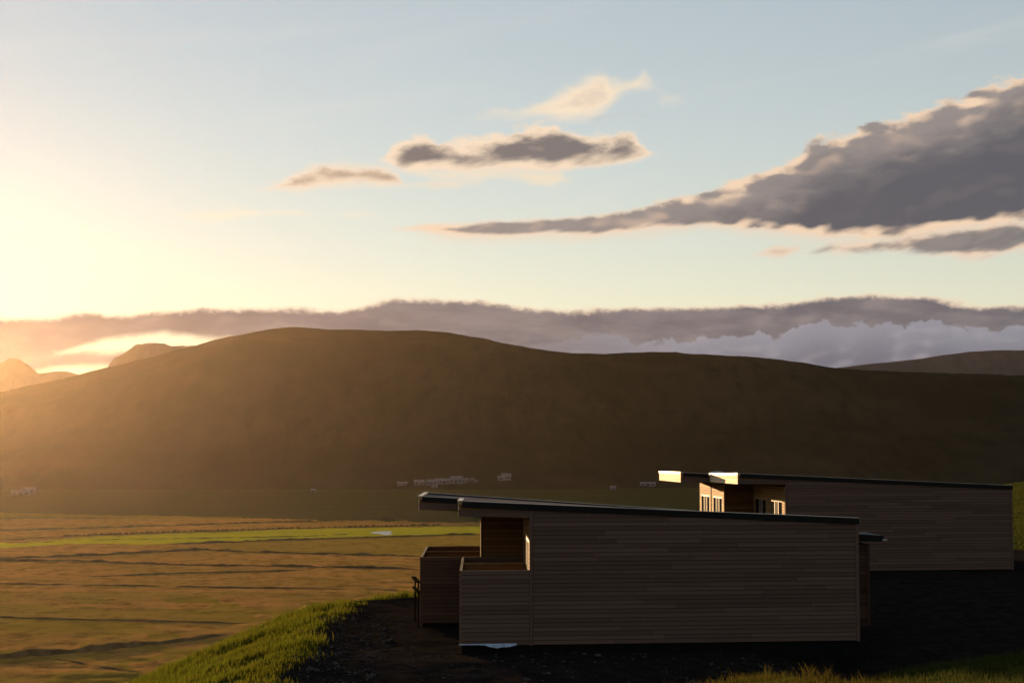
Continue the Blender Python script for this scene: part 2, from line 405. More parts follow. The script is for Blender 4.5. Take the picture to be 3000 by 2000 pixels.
# meadows: a finely uneven sheet with a material for each field
rows = np.concatenate([np.arange(1468, 1600, 1.2), np.arange(1600, 1800, 1.3), np.arange(1800, 2120, 1.7)])
cols = np.arange(-420, 1760, 6.0)
fl = [[on_floor(px, py) for px in (cols[0], cols[-1])] for py in rows]
V = np.zeros((len(rows), len(cols), 3))
for i, (a, b_) in enumerate(fl):
    V[i, :, 0] = np.linspace(a.x, b_.x, len(cols)); V[i, :, 1] = a.y
X_, Y_ = V[..., 0], V[..., 1]
V[..., 2] = .10 + .42 * np.clip(fbm(X_ / 8, Y_ / 9, 4, .6) + .05, 0, 1) + .42 * np.clip(fbm(X_ / 26 + 7, Y_ / 7, 4, .6) - .08, 0, 1) + .12 * fbm(X_ / 2.2, Y_ / 2.2, 2) + .35 * np.clip(fbm(X_ / 60, Y_ / 35, 3) - .1, 0, 1)
pc_ = on_floor(1116, 1561); V[..., 2] = np.where(((X_ - pc_.x) / 12) ** 2 + ((Y_ - pc_.y) / 34) ** 2 < 1, .02, V[..., 2])
V[:2, :, 2] = -.3; V[-2:, :, 2] = -.3; V[:, :2, 2] = -.3; V[:, -2:, 2] = -.3
pcx, pcy = np.meshgrid((cols[:-1] + cols[1:]) / 2, (rows[:-1] + rows[1:]) / 2)
wob = fbm(pcx / 60, pcy / 12, 3) * 3
mi = np.zeros(pcx.shape, int)                       # 0 stubble 1 green 2 olive
yy = pcy + wob * .4
d3, d6a, d7 = (poly_y(DITCH[k][0], pcx) for k in (2, 5, 6))
gxp = [80, 105, 209, 418, 628, 837, 1046, 1229, 1420]
g_lo = np.interp(pcx, gxp, [1584, 1596, 1593, 1596, 1588, 1582, 1572, 1567, 1562])
g_hi = np.interp(pcx, gxp, [1584, 1587, 1577, 1567, 1560, 1552, 1547, 1545, 1542])
mi[(yy > g_hi) & (yy < g_lo)] = 1
mi[(yy > 1590 + pcx * .03) & (yy < 1607 - pcx * .06)] = 1
mi[(yy > d6a) & (yy < d7) & (pcx > 640)] = 2
mi[(yy > d3) & (yy < d6a) & (mi == 0) & (pcx > 350)] = 2
mi[(pcy > 1735) & (fbm(pcx / 300, pcy / 40, 3) > .05)] = 2
mi[pcy < 1520] = 2
mi[pcy + wob * .9 < 1501 + np.clip(pcx, 0, 1500) * .022] = 3      # hill's shadow painted in with the dark floor colour
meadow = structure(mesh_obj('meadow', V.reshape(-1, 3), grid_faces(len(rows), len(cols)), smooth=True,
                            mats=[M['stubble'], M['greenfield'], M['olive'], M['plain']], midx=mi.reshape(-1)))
meadow.data.flip_normals() if meadow.data.polygons[0].normal.z < 0 else None

for k, (pts, h, w) in enumerate(DITCH):
    P3 = [on_floor(*p) for p in pts]
    L = [0]
    for a, b_ in zip(P3, P3[1:]): L.append(L[-1] + (b_ - a).length)
    s_ = np.arange(0, L[-1], 2.2)
    xs = np.interp(s_, L, [p.x for p in P3]); ys = np.interp(s_, L, [p.y for p in P3])
    ys = ys + fbm(xs / 25 + k * 9, ys * 0 + k, 3) * .6
    hh = h * np.clip(.85 + .9 * fbm(xs / 5 + k * 31, xs * 0 + k * 5, 4, .65), .05, 1.9) * np.clip(1.05 + .5 * fbm(xs / 70 + k * 13, xs * 0 + k * 3, 2), .25, 1.25)
    hh *= np.minimum(1, np.minimum(s_, L[-1] - s_) / 12 + .02)
    prof = [(-.9, -.3), (-.42, .10), (-.22, .75), (0, 1.0), (.3, .72), (.65, .2), (1.1, -.3)]
    vs = []
    for x, y, q in zip(xs, ys, hh):
        for (dy_, dz_) in prof: vs.append((x, y + dy_ * w * .5, .12 + dz_ * q + (.0 if dz_ > 0 else -.15)))
    structure(mesh_obj('ditch_bank', vs, grid_faces(len(xs), len(prof)), M['soil'], smooth=True))

# pond
pp = [(1082, 1561), (1096, 1557.5), (1118, 1555.5), (1150, 1555.3), (1142, 1560), (1150, 1564.5), (1128, 1566.5), (1110, 1562.5)]
pv = [on_floor(*p, .22) for p in pp]
structure(mesh_obj('pond', [tuple(v) for v in pv], [tuple(range(len(pv)))], M['water']))

# ------------------------------------------------------------------ hills
def ridge(name, outline, Yr, Yf, Yb, mat, nx, ny, prof, rough, xpad=0, fscale=260., crag=0., seed=0.):
    """heightfield whose crest line runs Yr metres ahead"""
    pts = [at_depth(px, py, Yr) for px, py in outline]
    xs_o = np.array([p.x for p in pts]); zs_o = np.array([p.z for p in pts])
    xs = np.linspace(xs_o[0] - xpad, xs_o[-1] + xpad, nx)
    hz = np.interp(xs, xs_o, zs_o)
    k = np.ones(5) / 5
    if crag == 0: hz = np.convolve(np.pad(hz, 2, 'edge'), k, 'valid')
    hz = hz + 1.6 * fbm(xs / 45 + seed, xs * 0 + 2, 4, .6)
    t = np.concatenate([np.linspace(0, 1, ny), 1 + np.linspace(0, 1, ny // 3)[1:]])
    Xg, Tg = np.meshgrid(xs, t, indexing='ij')
    Yg = np.where(Tg <= 1, Yf + (Yr - Yf) * Tg, Yr + (Yb - Yr) * (Tg - 1))
    Yg = Yg + np.where(Tg < 1, (1 - Tg), 0) * 110 * fbm(Xg / 420 + seed, Xg * 0, 3)
    f = np.where(Tg <= 1, prof(np.clip(Tg, 0, 1)), 1 - sst(0, 1, Tg - 1))
    n = fbm(Xg / fscale + seed, Yg / fscale + seed, 6, .52)
    gul = np.abs(fbm(Xg / (fscale * .38) + 5 + seed + .25 * fbm(Xg / 300, Yg / 200, 3), Yg / (fscale * 2.6), 5, .6)) 
    Z = hz[:, None] * f + rough * n * 4 * f * (1 - f) + rough * .9 * gul * 4 * f * (1 - f) - rough * .3 * 4 * f * (1 - f)
    Z += rough * .05 * fbm(Xg / 22, Yg / 22, 3) * np.clip(f * 3, 0, 1)
    Z -= 3 * (1 - np.clip(f * 20, 0, 1))
    if crag: Z += crag * np.abs(fbm(Xg / 60 + seed, Yg / 60, 4, .65)) * np.clip((f - .5) * 3, 0, 1)
    V = np.stack([Xg, Yg, Z], -1)
    o = mesh_obj(name, V.reshape(-1, 3), grid_faces(nx, len(t))[:, ::-1], mat, smooth=True)
    return o
hill_out = [(-2200, 1320), (-1600, 1200), (-1000, 1140), (-500, 1132), (-250, 1150), (-90, 1168), (0, 1163), (128, 1133), (255, 1105), (319, 1087), (468, 1050), (604, 1014), (680, 993), (765, 975), (808, 968), (860, 961), (880, 959), (915, 963), (948, 968), (1000, 969), (1071, 972), (1256, 973), (1339, 981), (1441, 1001), (1550, 1024), (1658, 1036), (1786, 1038), (1850, 1035), (1964, 1034), (2092, 1041), (2245, 1053), (2347, 1066), (2436, 1082), (2525, 1087), (2679, 1094), (3000, 1103), (3500, 1105), (4200, 1150), (5000, 1300)]  # unseen left end raised to lengthen its shadow on the valley floor
hp = lambda t: np.sin(np.clip(t, 0, 1) * math.pi / 2) ** 1.7
structure(ridge('hill', hill_out, 3000, 2080, 4300, M['hill'], 520, 130, hp, 22.))
cl = lambda t: sst(.45, 1, t) ** .6
left_rock = [(-500, 1120), (-150, 1110), (-20, 1085), (0, 1068), (18, 1054), (34, 1048), (60, 1053), (80, 1066), (95, 1082), (110, 1094), (130, 1092), (160, 1088), (195, 1087), (225, 1095), (255, 1106), (310, 1128), (420, 1170)]
structure(ridge('hill', left_rock, 4300, 3950, 4800, M['rock'], 240, 40, cl, 3., 0, 120., .0, 3.))
mesa = [(250, 1180), (300, 1130), (316, 1098), (321, 1072), (336, 1052), (350, 1046), (372, 1030), (386, 1021), (398, 1012), (404, 1010), (414, 1011), (440, 1005), (458, 1005), (480, 1006), (500, 1013), (520, 1015), (545, 1015), (560, 1014), (605, 1015), (700, 1030), (820, 1090), (900, 1180)]
structure(ridge('hill', mesa, 3600, 3380, 4050, M['rock'], 260, 40, cl, 3., 0, 90., 4., 8.))
right_far = [(1700, 1250), (2100, 1150), (2300, 1105), (2436, 1079), (2550, 1066), (2680, 1052), (2790, 1036), (2850, 1029), (2900, 1027), (3000, 1026), (3300, 1035), (3800, 1080), (4400, 1200)]
structure(ridge('hill', right_far, 4000, 3500, 4900, M['rock'], 240, 50, hp, 10., 0, 300., 0., 5.))

# ------------------------------------------------------------------ near hillside
EDGE = np.array([(-5.2, -70), (-5.7, 20), (-6.0, 42), (-6.1, 56), (-5.9, 62.5), (-4.0, 64.5), (0, 67), (3.5, 79), (6, 92), (14, 112), (30, 134), (160, 150), (260, 150), (260, -70)], float)
def edge_dist(x, y):
    """metres outside the shelf the lodges stand on (0 inside)"""
    d = np.full(x.shape, 1e9); ins = np.zeros(x.shape, bool)
    n = len(EDGE)
    for i in range(n):
        a, b_ = EDGE[i], EDGE[(i + 1) % n]
        ab = b_ - a; t = np.clip(((x - a[0]) * ab[0] + (y - a[1]) * ab[1]) / (ab @ ab), 0, 1)
        d = np.minimum(d, np.hypot(x - a[0] - t * ab[0], y - a[1] - t * ab[1]))
        cond = (a[1] > y) != (b_[1] > y)
        with np.errstate(divide='ignore', invalid='ignore'):
            ins ^= cond & (x < (b_[0] - a[0]) * (y - a[1]) / (b_[1] - a[1]) + a[0])
    return np.where(ins, 0, d), np.where(ins, d, 0)
def land(x, y, fine=True):
    x, y = np.asarray(x, float), np.asarray(y, float)
    z = np.where(y < 11.8, -1.65 + np.clip(-y, 0, None) * .10, -1.65 - .1465 * (np.clip(y, 11.8, 40) - 11.8))
    z = z + sst(40, 47, y) * .28
    z = z + .012 * np.clip(y - 47, 0, 16) * sst(4, -2, x)
    z = z - 1.15 * sst(6, 11, x) * sst(38, 45, y)
    z = z + sst(6, 12, x) * np.clip((y - 46) / 20, 0, 1) * 1.88
    z = z + .95 * sst(4.5, 10.5, x) * sst(22, 33, y) * sst(46, 36, y)          # dark grassy rise, right
    bx = np.interp(x, [.2, 1.2, 1.6, 2.1, 2.45, 2.8, 3.3, 4.2, 5.2, 8], [-.4, -.10, .02, .16, .23, .14, .10, .0, -.05, -.05])
    z = z + bx * np.exp(-((y - 16) / 3.2) ** 2)                                 # near tussocky crest
    z = z + sst(29, 40, x) * np.clip((y - 88) / 38, 0, 1) * 2.7
    z = z + np.clip(x - 40, 0, None) * .12
    so, si = edge_dist(x, y)
    z = z + .06 * np.exp(-(si / 1.2) ** 2) * (so == 0) * sst(70, 60, y)
    drop = np.where(so < 3.5, .20 * so + .030 * so ** 2, 1.0675 + .41 * (so - 3.5) + .012 * np.clip(so - 3.5, 0, 12) ** 2)
    z = z - drop + .06 * np.exp(-(so / 2.) ** 2) * (so > 0) * sst(70, 60, y)
    if fine:
        z = z + .05 * fbm(x / 1.6, y / 1.6, 4, .6) + .22 * fbm(x / 3.2, y / 3.2, 4, .6) * sst(0, 2.5, so) + .35 * fbm(x / 14 + 3, y / 14, 3) * sst(4, 12, so)
        z = z + .03 * fbm(x / .5, y / .5, 3)
    return np.maximum(z + CAM_Z, -2.)
def grassiness(x, y):
    so, si = edge_dist(x, y)
    w = fbm(x / 1.1, y / 1.1, 4, .6)
    g = sst(-.7, .35, so - si + w * 1.1)
    g = np.maximum(g, sst(3.5, 7.5, x + w * 2) * sst(46.5, 40, y + w * 3))
    g = np.maximum(g, sst(31, 27, y + w * 3))
    g = np.maximum(g, sst(84, 92, y) * sst(14, 20, x))
    g = np.maximum(g, sst(24, 27, x + w))
    return g
gx = np.unique(np.concatenate([np.arange(-150, -20, 4.), np.arange(-20, 26, .33), np.arange(26, 60, 1.2), np.arange(60, 181, 5.)]))
gy = np.unique(np.concatenate([np.arange(-70, 8, 3.), np.arange(8, 72, .33), np.arange(72, 150, 1.2), np.arange(150, 260, 5.)]))
GX, GY = np.meshgrid(gx, gy, indexing='ij')
GZ = land(GX, GY)
def soil_mat():
    m, b, n = new_mat('gravel_and_turf')
    at = n.t.nodes.new('ShaderNodeAttribute'); at.attribute_name = 'turf'
    p = pos(n)
    k = n.noise(p, 2.2, 8., .7); k2 = n.vor(p, 9., 2.); k3 = n.noise(p, 14., 4., .7)
    gr = n.mix(n.mapr(k, .35, .65), rgb(.010, .0085, .0078), rgb(.022, .017, .0145))
    gr = n.mix(n.mapr(k3, .60, .74, 0, .8), gr, rgb(.042, .037, .033))
    tf = n.mix(n.mapr(k, .35, .65), rgb(.035, .038, .006), rgb(.060, .055, .010))
    f = n.mapr(n.m('ADD', at.outputs['Fac'], cen_(n, k3, .6)), .35, .65)
    n.put(b, 'Base Color', n.mix(f, gr, tf)); b.inputs['Roughness'].default_value = .95; b.inputs['Specular IOR Level'].default_value = 0.
    bump(n, b, n.m('ADD', k3, n.m('MULTIPLY', k2, .6)), .9, .08)
    return m
def cen_(n, v, k): return n.m('MULTIPLY', n.m('SUBTRACT', v, .5), k)
M['land'] = soil_mat()
hs = structure(mesh_obj('hillside', np.stack([GX, GY, GZ], -1).reshape(-1, 3), grid_faces(len(gx), len(gy)), M['land'], smooth=True))
at = hs.data.attributes.new('turf', 'FLOAT', 'POINT'); at.data.foreach_set('value', grassiness(GX, GY).reshape(-1).astype(np.float32))

# grass blades
def blades(name, x, y, h, w, mat, lean=.35, stalk=False):
    n = len(x); z = land(x, y) - .02
    a = rng.random(n) * 2 * np.pi; la = a + rng.normal(0, .6, n) + np.pi / 2
    ll = lean * h * (0.3 + rng.random(n)); 
    ca, sa = np.cos(a) * w / 2, np.sin(a) * w / 2
    lx, ly = np.cos(la) * ll, np.sin(la) * ll
    v = np.empty((n, 5, 3))
    v[:, 0] = np.stack([x - ca, y - sa, z], -1); v[:, 1] = np.stack([x + ca, y + sa, z], -1)
    v[:, 2] = np.stack([x + lx * .4 + ca * .75, y + ly * .4 + sa * .75, z + h * .6], -1)
    v[:, 3] = np.stack([x + lx * .4 - ca * .75, y + ly * .4 - sa * .75, z + h * .6], -1)
    v[:, 4] = np.stack([x + lx, y + ly, z + h], -1)
    i = np.arange(n)[:, None] * 5
    f = [list(q) for q in (i + np.array([0, 1, 2, 3])).tolist()] + [list(q) for q in (i + np.array([3, 2, 4])).tolist()]
    o = mesh_obj(name, v.reshape(-1, 3), f, mat)
    sh = np.tile(np.array([0, 0, .7, .7, 1], np.float32), (n, 1)) * (.55 + .45 * rng.random((n, 1))).astype(np.float32)
    t = o.data.attributes.new('shade', 'FLOAT', 'POINT'); t.data.foreach_set('value', sh.reshape(-1).astype(np.float32))
    return o
def scatter(n, x0, x1, y0, y1, keep):
    x = rng.uniform(x0, x1, n); y = rng.uniform(y0, y1, n)
    k = rng.random(n) < keep(x, y); return x[k], y[k]
x, y = scatter(260000, -20, 3, 40, 71, lambda x, y: grassiness(x, y) * sst(-.62, .25, fbm(x / .9, y / .9, 3)) * (edge_dist(x, y)[0] < 13) * np.clip(1.15 - edge_dist(x, y)[0] / 16, 0, 1))
cl_ = sst(-.2, .6, fbm(x / 1.3 + 40, y / 1.3, 3))
g1 = blades('grass', x, y, (.07 + .13 * rng.random(len(x))) * (1 + 1.1 * cl_), .014 + .010 * rng.random(len(x)), M['grass'])
stuff(g1, 'sunlit yellow-green grass on the bank left of the lodges', 'grass')
x, y = scatter(150000, .2, 8, 11, 23, lambda x, y: sst(-.25, .35, fbm(x / .45, y / .45, 3)) * (np.abs(x) < .33 * y + .4))
cl_ = sst(-.1, .6, fbm(x / .6 + 40, y / .6, 3))
g2 = blades('grass', x, y, (.03 + .06 * rng.random(len(x))) * (1 + 1.2 * cl_), .004 + .004 * rng.random(len(x)), M['drygrass'], .8)
stuff(g2, 'dry tussocky grass catching the sun in the bottom right foreground', 'grass')
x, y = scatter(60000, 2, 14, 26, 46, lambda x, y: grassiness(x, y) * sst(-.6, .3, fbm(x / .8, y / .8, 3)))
g3 = blades('grass', x, y, .07 + .14 * rng.random(len(x)), .010 + .008 * rng.random(len(x)), M['shadegrass'], .6)
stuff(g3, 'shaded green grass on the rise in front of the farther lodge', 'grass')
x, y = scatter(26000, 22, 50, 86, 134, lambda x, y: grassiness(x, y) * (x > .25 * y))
g4 = blades('grass', x, y, .06 + .10 * rng.random(len(x)), .04 + .03 * rng.random(len(x)), M['shadegrass'], .6)
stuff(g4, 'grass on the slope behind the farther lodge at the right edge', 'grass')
# a few tall seed stalks on the near crest
def stalks(px_list):
    x, y, h = [], [], []
    for px, n_, hh in px_list:
        for _ in range(n_):
            yy_ = random.uniform(15.5, 18); x.append((px + random.gauss(0, 16) - 1500) / FPX * yy_); y.append(yy_); h.append(hh * random.uniform(.6, 1.2))
    return np.array(x), np.array(y), np.array(h)
x, y, h = stalks([(2240, 60, .15), (2190, 26, .10), (1990, 30, .10), (1930, 18, .08), (2440, 22, .08), (2300, 26, .11)])
g5 = blades('grass', x, y, h, .005 + 0 * x, M['drygrass'], .25)
stuff(g5, 'taller seed stalks standing up from the foreground tussocks', 'grass')

# loose stones along the gravel edge
def stones(n):
    x = np.concatenate([rng.uniform(-6.6, -3.5, n), rng.uniform(-5.5, 9, n // 2)])
    y = np.concatenate([rng.uniform(40, 58, n), rng.uniform(41, 48, n // 2)])
    z = land(x, y); vs, fs = [], []
    for a, b_, c in zip(x, y, z):
        r = min(.09, .014 + rng.exponential(.014)); k = len(vs)
        d = rng.normal(0, 1, (6, 3)) * .22 + np.array([(1, 0, 0), (-1, 0, 0), (0, 1, 0), (0, -1, 0), (0, 0, 1), (0, 0, -1)])
        vs += (d * r * np.array([1.2, 1, .75]) + np.array([a, b_, c + r * .3])).tolist()
        fs += [[k + i for i in t] for t in ((0, 2, 4), (2, 1, 4), (1, 3, 4), (3, 0, 4), (2, 0, 5), (1, 2, 5), (3, 1, 5), (0, 3, 5))]
    return mesh_obj('gravel', vs, fs, M['stone'])
stuff(stones(900), 'loose dark gravel stones scattered over the bare ground', 'gravel')

# ------------------------------------------------------------------ lodges
UNIT = bpy.data.meshes.new('board')
UNIT.from_pydata([(-.5, -.5, -.5), (.5, -.5, -.5), (.5, .5, -.5), (-.5, .5, -.5), (-.5, -.5, .5), (.5, -.5, .5), (.5, .5, .5), (-.5, .5, .5)], [],
                 [(0, 3, 2, 1), (4, 5, 6, 7), (0, 1, 5, 4), (1, 2, 6, 5), (2, 3, 7, 6), (3, 0, 4, 7)])
def unit_of(mat):
    k = 'board_' + mat
    if k not in bpy.data.meshes:
        me = UNIT.copy(); me.name = k; me.materials.append(M[mat])
    return bpy.data.meshes[k]
SK = R(84.05)
SX, SY = math.cos(SK), math.sin(SK)
def Lc(u, v, z): return (u + v * SX, v * SY, z)
def prism(name, foot, z0, top, mat, parent):
    """foot: (u,v) corners anticlockwise; top: height or one per corner"""
    n = len(foot)
    if not hasattr(top, '__len__'): top = [top] * n
    if not hasattr(z0, '__len__'): z0 = [z0] * n
    vs = [Lc(u, v, z) for (u, v), z in zip(foot, z0)] + [Lc(u, v, z) for (u, v), z in zip(foot, top)]
    fs = [tuple(range(n))[::-1], tuple(range(n, 2 * n))] + [(i, (i + 1) % n, (i + 1) % n + n, i + n) for i in range(n)]
    return mesh_obj(name, vs, fs, M[mat] if isinstance(mat, str) else mat, parent)
def rect(u0, u1, v0, v1): return [(u0, v0), (u1, v0), (u1, v1), (u0, v1)]
def board(parent, a, b_, z0, z1, mat, out, th=.022, name='board'):
    """a board from (u,v) a to b, its face proud by th on side out (+1 right-hand side of a->b)"""
    p, q = Vector(Lc(*a, 0)), Vector(Lc(*b_, 0))
    d = q - p; nrm = Vector((d.y, -d.x, 0)).normalized() * out
    o = bpy.data.objects.new(name, unit_of(mat)); col.objects.link(o); o.parent = parent
    c = (p + q) / 2 + nrm * (th / 2 + .001)
    o.location = (c.x, c.y, (z0 + z1) / 2); o.rotation_euler = (0, 0, math.atan2(d.y, d.x))
    o.scale = (d.length, th, z1 - z0)
    return o
PITCH_B, GAP = .122, .012
def join_boards(parent, obs, mat):
    vs, fs = [], []
    for o in obs:
        m_ = o.matrix_basis; k = len(vs)
        vs += [tuple(m_ @ v.co) for v in UNIT.vertices]; fs += [tuple(i + k for i in p.vertices) for p in UNIT.polygons]
        bpy.data.objects.remove(o)
    j = mesh_obj('cladding', vs, fs, M[mat], parent); j['kind'] = 'stuff'
def clad(parent, a, b_, z0, ztop, mat, out, maxlen=4.2, holes=(), name='board', join=False):
    """rows of boards between plan points a and b; ztop is a height or a function of the share along a->b"""
    A, Bv = Vector(a), Vector(b_); Ln = (Vector(Lc(*b_, 0)) - Vector(Lc(*a, 0))).length
    zf = ztop if callable(ztop) else (lambda t: ztop)
    zmax = max(zf(t) for t in (0, .5, 1)); z = z0; r = 0; made = []
    while z + .03 < zmax:
        zt = z + PITCH_B - GAP
        ok = [t for t in np.linspace(0, 1, 101) if zf(t) >= min(zt, zmax) - .001]
        if not ok: break
        t0, t1 = min(ok), max(ok); zt = min(zt, zmax)
        segs = [(t0, t1)]
        for (h0, h1, hz0, hz1) in holes:
            if zt > hz0 and z < hz1:
                segs = [s for (p, q) in segs for s in ((p, min(q, h0)), (max(p, h1), q)) if s[1] - s[0] > .004]
        for (p, q) in segs:
            cuts = [p]; pos_ = p + random.uniform(.35, 1) * maxlen / Ln
            while pos_ < q - .6 / Ln: cuts.append(pos_); pos_ += random.uniform(.55, 1) * maxlen / Ln
            cuts.append(q)
            for c0, c1 in zip(cuts, cuts[1:]):
                e = .003 / Ln
                made.append(board(parent, tuple(A.lerp(Bv, c0 + e)), tuple(A.lerp(Bv, c1 - e)), z, zt, mat, out, name=name))
        z += PITCH_B; r += 1
    if join: join_boards(parent, made, mat)

def lodge(loc, rz, LEN, label, porch_w, vent):
    root = empty('timber_lodge', loc, rz)
    tag(root, label, 'lodge', 'timber lodges on the hillside')
    W_, D2 = LEN, 13.2
    # roof heights (bottom of the metal edge caps is the deck)
    def hA(u): return 4.01 + (3.48 - 4.01) * u / LEN
    def hM(u): return 3.99 + (3.27 - 3.99) * (u + 1.34) / (LEN + 1.34)
    def hF(u): return 3.97 + (3.06 - 3.97) * (u + 1.34) / (LEN + 1.34)
    T, BK = .42, .02
    # foundation
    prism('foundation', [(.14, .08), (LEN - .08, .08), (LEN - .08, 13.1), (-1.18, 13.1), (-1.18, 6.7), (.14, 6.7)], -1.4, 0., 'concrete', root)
    # room blocks: near pair and far pair
    wall = prism('wall', [(2.05, .03), (LEN - .02, .03), (LEN - .02, 6.6), (2.05, 6.6)], 0.002, [hA(2.05) - .1, hA(LEN) - .1, hM(LEN) - .1, hM(2.05) - .1], 'backing', root)
    wall_b = prism('wall', [(.70, 6.61), (LEN - .03, 6.61), (LEN - .03, 13.17), (.70, 13.17)], 0.002, [hM(.7) - .1, hM(LEN) - .1, hF(LEN) - .1, hF(.7) - .1], 'backing', root)
    # long wall
    clad(wall, (2.13, .03), (LEN - .10, .03), .0, lambda t: hA(2.13 + t * (LEN - 2.23)) - .03, 'weathered_shaded', 1)
    for u0, u1 in ((2.03, 2.12), (LEN - .10, LEN)):
        board(wall, (u0, .03), (u1, .03), -.02, hA(u1) - .05, 'weathered_shaded', 1, .036, 'corner_trim')
    # sheltered back wall of the near balcony = near face of the far pair
    clad(wall_b, (.72, 6.61), (2.04, 6.61), 1.0, hM(1.4) - T, 'sheltered_shaded', 1, join=False)
    board(wall_b, (.655, 6.61), (.70, 6.61), .95, hM(.6) - T, 'loggia', 1, .05, 'corner_trim')
    board(wall_b, (.70, 13.1), (.70, 6.62), .95, 1.05, 'sun_lit', 1, .03, 'base_board')
    # glazed room walls facing the sun
    FL, HEAD = 1.03, 2.86
    def rooms(w_, u, v0, v1, hfun):
        Lr = v1 - v0; holes = []
        for k in range(2):
            c = v0 + Lr * (.25 + .5 * k); a_, b_ = c - 1.12, c + 1.12
            # run goes from far (v1) to near (v0)
            holes.append(((v1 - b_) / Lr, (v1 - a_) / Lr, FL, HEAD - .02))
            win = board(root, (u, b_), (u, a_), FL, HEAD, 'backing', 1, .006, 'window')
            inv = win.matrix_basis.inverted()
            def sub(nm, p, q, z0, z1, mat, th, off):
                o = board(w_, (u, q), (u, p), z0, z1, mat, 1, th, nm)
                m_ = o.matrix_basis.copy(); m_.translation += m_.to_3x3().normalized() @ Vector((0, -off, 0))
                o.parent = win; o.matrix_parent_inverse = Matrix.Identity(4); o.matrix_basis = inv @ m_
            w3 = (b_ - a_) / 3
            for j in range(3):
                sub('pane', a_ + j * w3 + .035, a_ + (j + 1) * w3 - .035, FL + .05, HEAD - .05, 'curtain' if j == 1 else 'glass', .008, .010)
            for j in range(4):
                p = a_ + j * w3; sub('frame', max(p - .03, a_), min(p + .03, b_), FL, HEAD, 'frame', .012, .010)
            sub('frame', a_, b_, HEAD - .05, HEAD, 'frame', .013, .010)
        clad(w_, (u, v1 - .03), (u, v0 + .03), FL, lambda t: hfun(u) - T, 'loggia', 1, holes=holes)
    rooms(wall, 2.05, .08, 6.58, hA)
    rooms(wall_b, .70, 6.64, 13.1, hF)
    board(wall_b, (.70, 9.91), (.70, 9.85), 1.0, hF(.7) - T, 'stained', 1, .05, 'divider_post')
    # balconies: floor, parapets with metal caps
    def balcony(u0, u1, v0, v1, outer):
        prism('balcony_floor', rect(u0 + .05, u1, v0 + .05, v1), .90, 1.02, 'sheltered_shaded', root)
        vm = (v0 + v1) / 2
        for i, (a, b_, n_) in enumerate((((u0, v0), (u1, v0), 'near'), ((u0, vm), (u1, vm), 'mid'), ((u0, v1 - .1), (u1, v1 - .1), 'far'))):
            lo = .002 if i != 1 else 1.02
            uu0 = u0 + .10
            pr = prism('parapet', rect(uu0, u1 - .002, a[1] + .022, a[1] + .078), lo, 2.05, 'backing', root)
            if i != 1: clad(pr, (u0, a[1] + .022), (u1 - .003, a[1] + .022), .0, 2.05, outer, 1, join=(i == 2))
            else: clad(pr, (uu0, a[1] + .022), (u1 - .003, a[1] + .022), 1.03, 2.05, 'sheltered_shaded', 1, join=True)
            clad(pr, (uu0, a[1] + .078), (u1 - .003, a[1] + .078), 1.03, 2.05, 'sheltered_shaded', -1, join=True) if i != 2 else None
            prism('cap', rect(u0 + .0, u1 - .004, a[1] + .0, a[1] + .10), 2.053, 2.075, 'capwood', pr)
        fr = prism('parapet', rect(u0 + .022, u0 + .078, v0 + .03, v1 - .03), .002, 2.05, 'backing', root)
        clad(fr, (u0 + .022, v1 - .11), (u0 + .022, v0 + .0), .0, 2.05, 'weathered_shaded', 1, join=True)
        prism('cap', rect(u0 + .02, u0 + .08, v0 + .12, v1 - .12), 2.05, 2.068, 'flashing', fr)
    balcony(.06, 2.03, .0, 6.58, 'weathered_shaded')
    balcony(-1.27, .68, 6.60, 13.15, 'terrace')
    # roof
    dk = .07
    rf = prism('roof', [(.04, .04), (LEN - .04, .04), (LEN - .04, 6.60), (.04, 6.60)],
               [hA(0) - T, hA(LEN) - T + .2, hM(LEN) - T + .2, hM(0) - T], [hA(0) - dk, hA(LEN) - dk, hM(LEN) - dk, hM(0) - dk], 'sheltered_shaded', root)
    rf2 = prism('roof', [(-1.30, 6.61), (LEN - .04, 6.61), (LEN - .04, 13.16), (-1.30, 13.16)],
                [hM(-1.34) - T, hM(LEN) - T + .2, hF(LEN) - T + .2, hF(-1.34) - T], [hM(-1.34) - dk, hM(LEN) - dk, hF(LEN) - dk, hF(-1.34) - dk], 'sheltered_shaded', root)
    for r_, c0, c1 in ((rf, (hA, hM), (.05, .05, 6.6)), (rf2, (hM, hF), (-1.29, 6.62, 13.15))):
        u0, v0, v1 = c1; f0, f1 = c0
        prism('roof_gravel', [(u0, v0), (LEN - .05, v0), (LEN - .05, v1), (u0, v1)],
              [f0(u0) - dk + .002, f0(LEN) - dk + .002, f1(LEN) - dk + .002, f1(u0) - dk + .002],
              [f0(u0) - dk + .02, f0(LEN) - dk + .02, f1(LEN) - dk + .02, f1(u0) - dk + .02], 'roof', r_)
    def edge_piece(r_, a, b_, za, zb, wdt, hgt=.17, mat='flashing'):
        """metal edge: a tall face strip with a paler folded cap, running a->b; width grows to the left of travel"""
        (ua, va), (ub, vb) = a, b_
        if abs(va - vb) < 1e-6: foot = [(ua, va), (ub, va), (ub, va + wdt), (ua, va + wdt)]; zt = [za, zb, zb, za]
        else: foot = [(ua, va), (ua + wdt, va), (ua + wdt, vb), (ua, vb)]; zt = [za, za, zb, zb]
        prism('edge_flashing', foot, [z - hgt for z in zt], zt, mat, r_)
        pr = .008
        foot2 = [(foot[0][0] - pr, foot[0][1] - pr), (foot[1][0] + pr, foot[1][1] - pr), (foot[2][0] + pr, foot[2][1] + pr), (foot[3][0] - pr, foot[3][1] + pr)]
        prism('cap', foot2, [z + .001 for z in zt], [z + .016 for z in zt], 'cap', r_)
    edge_piece(rf, (0.13, -.03), (LEN + .02, -.03), hA(.13), hA(LEN), .12)
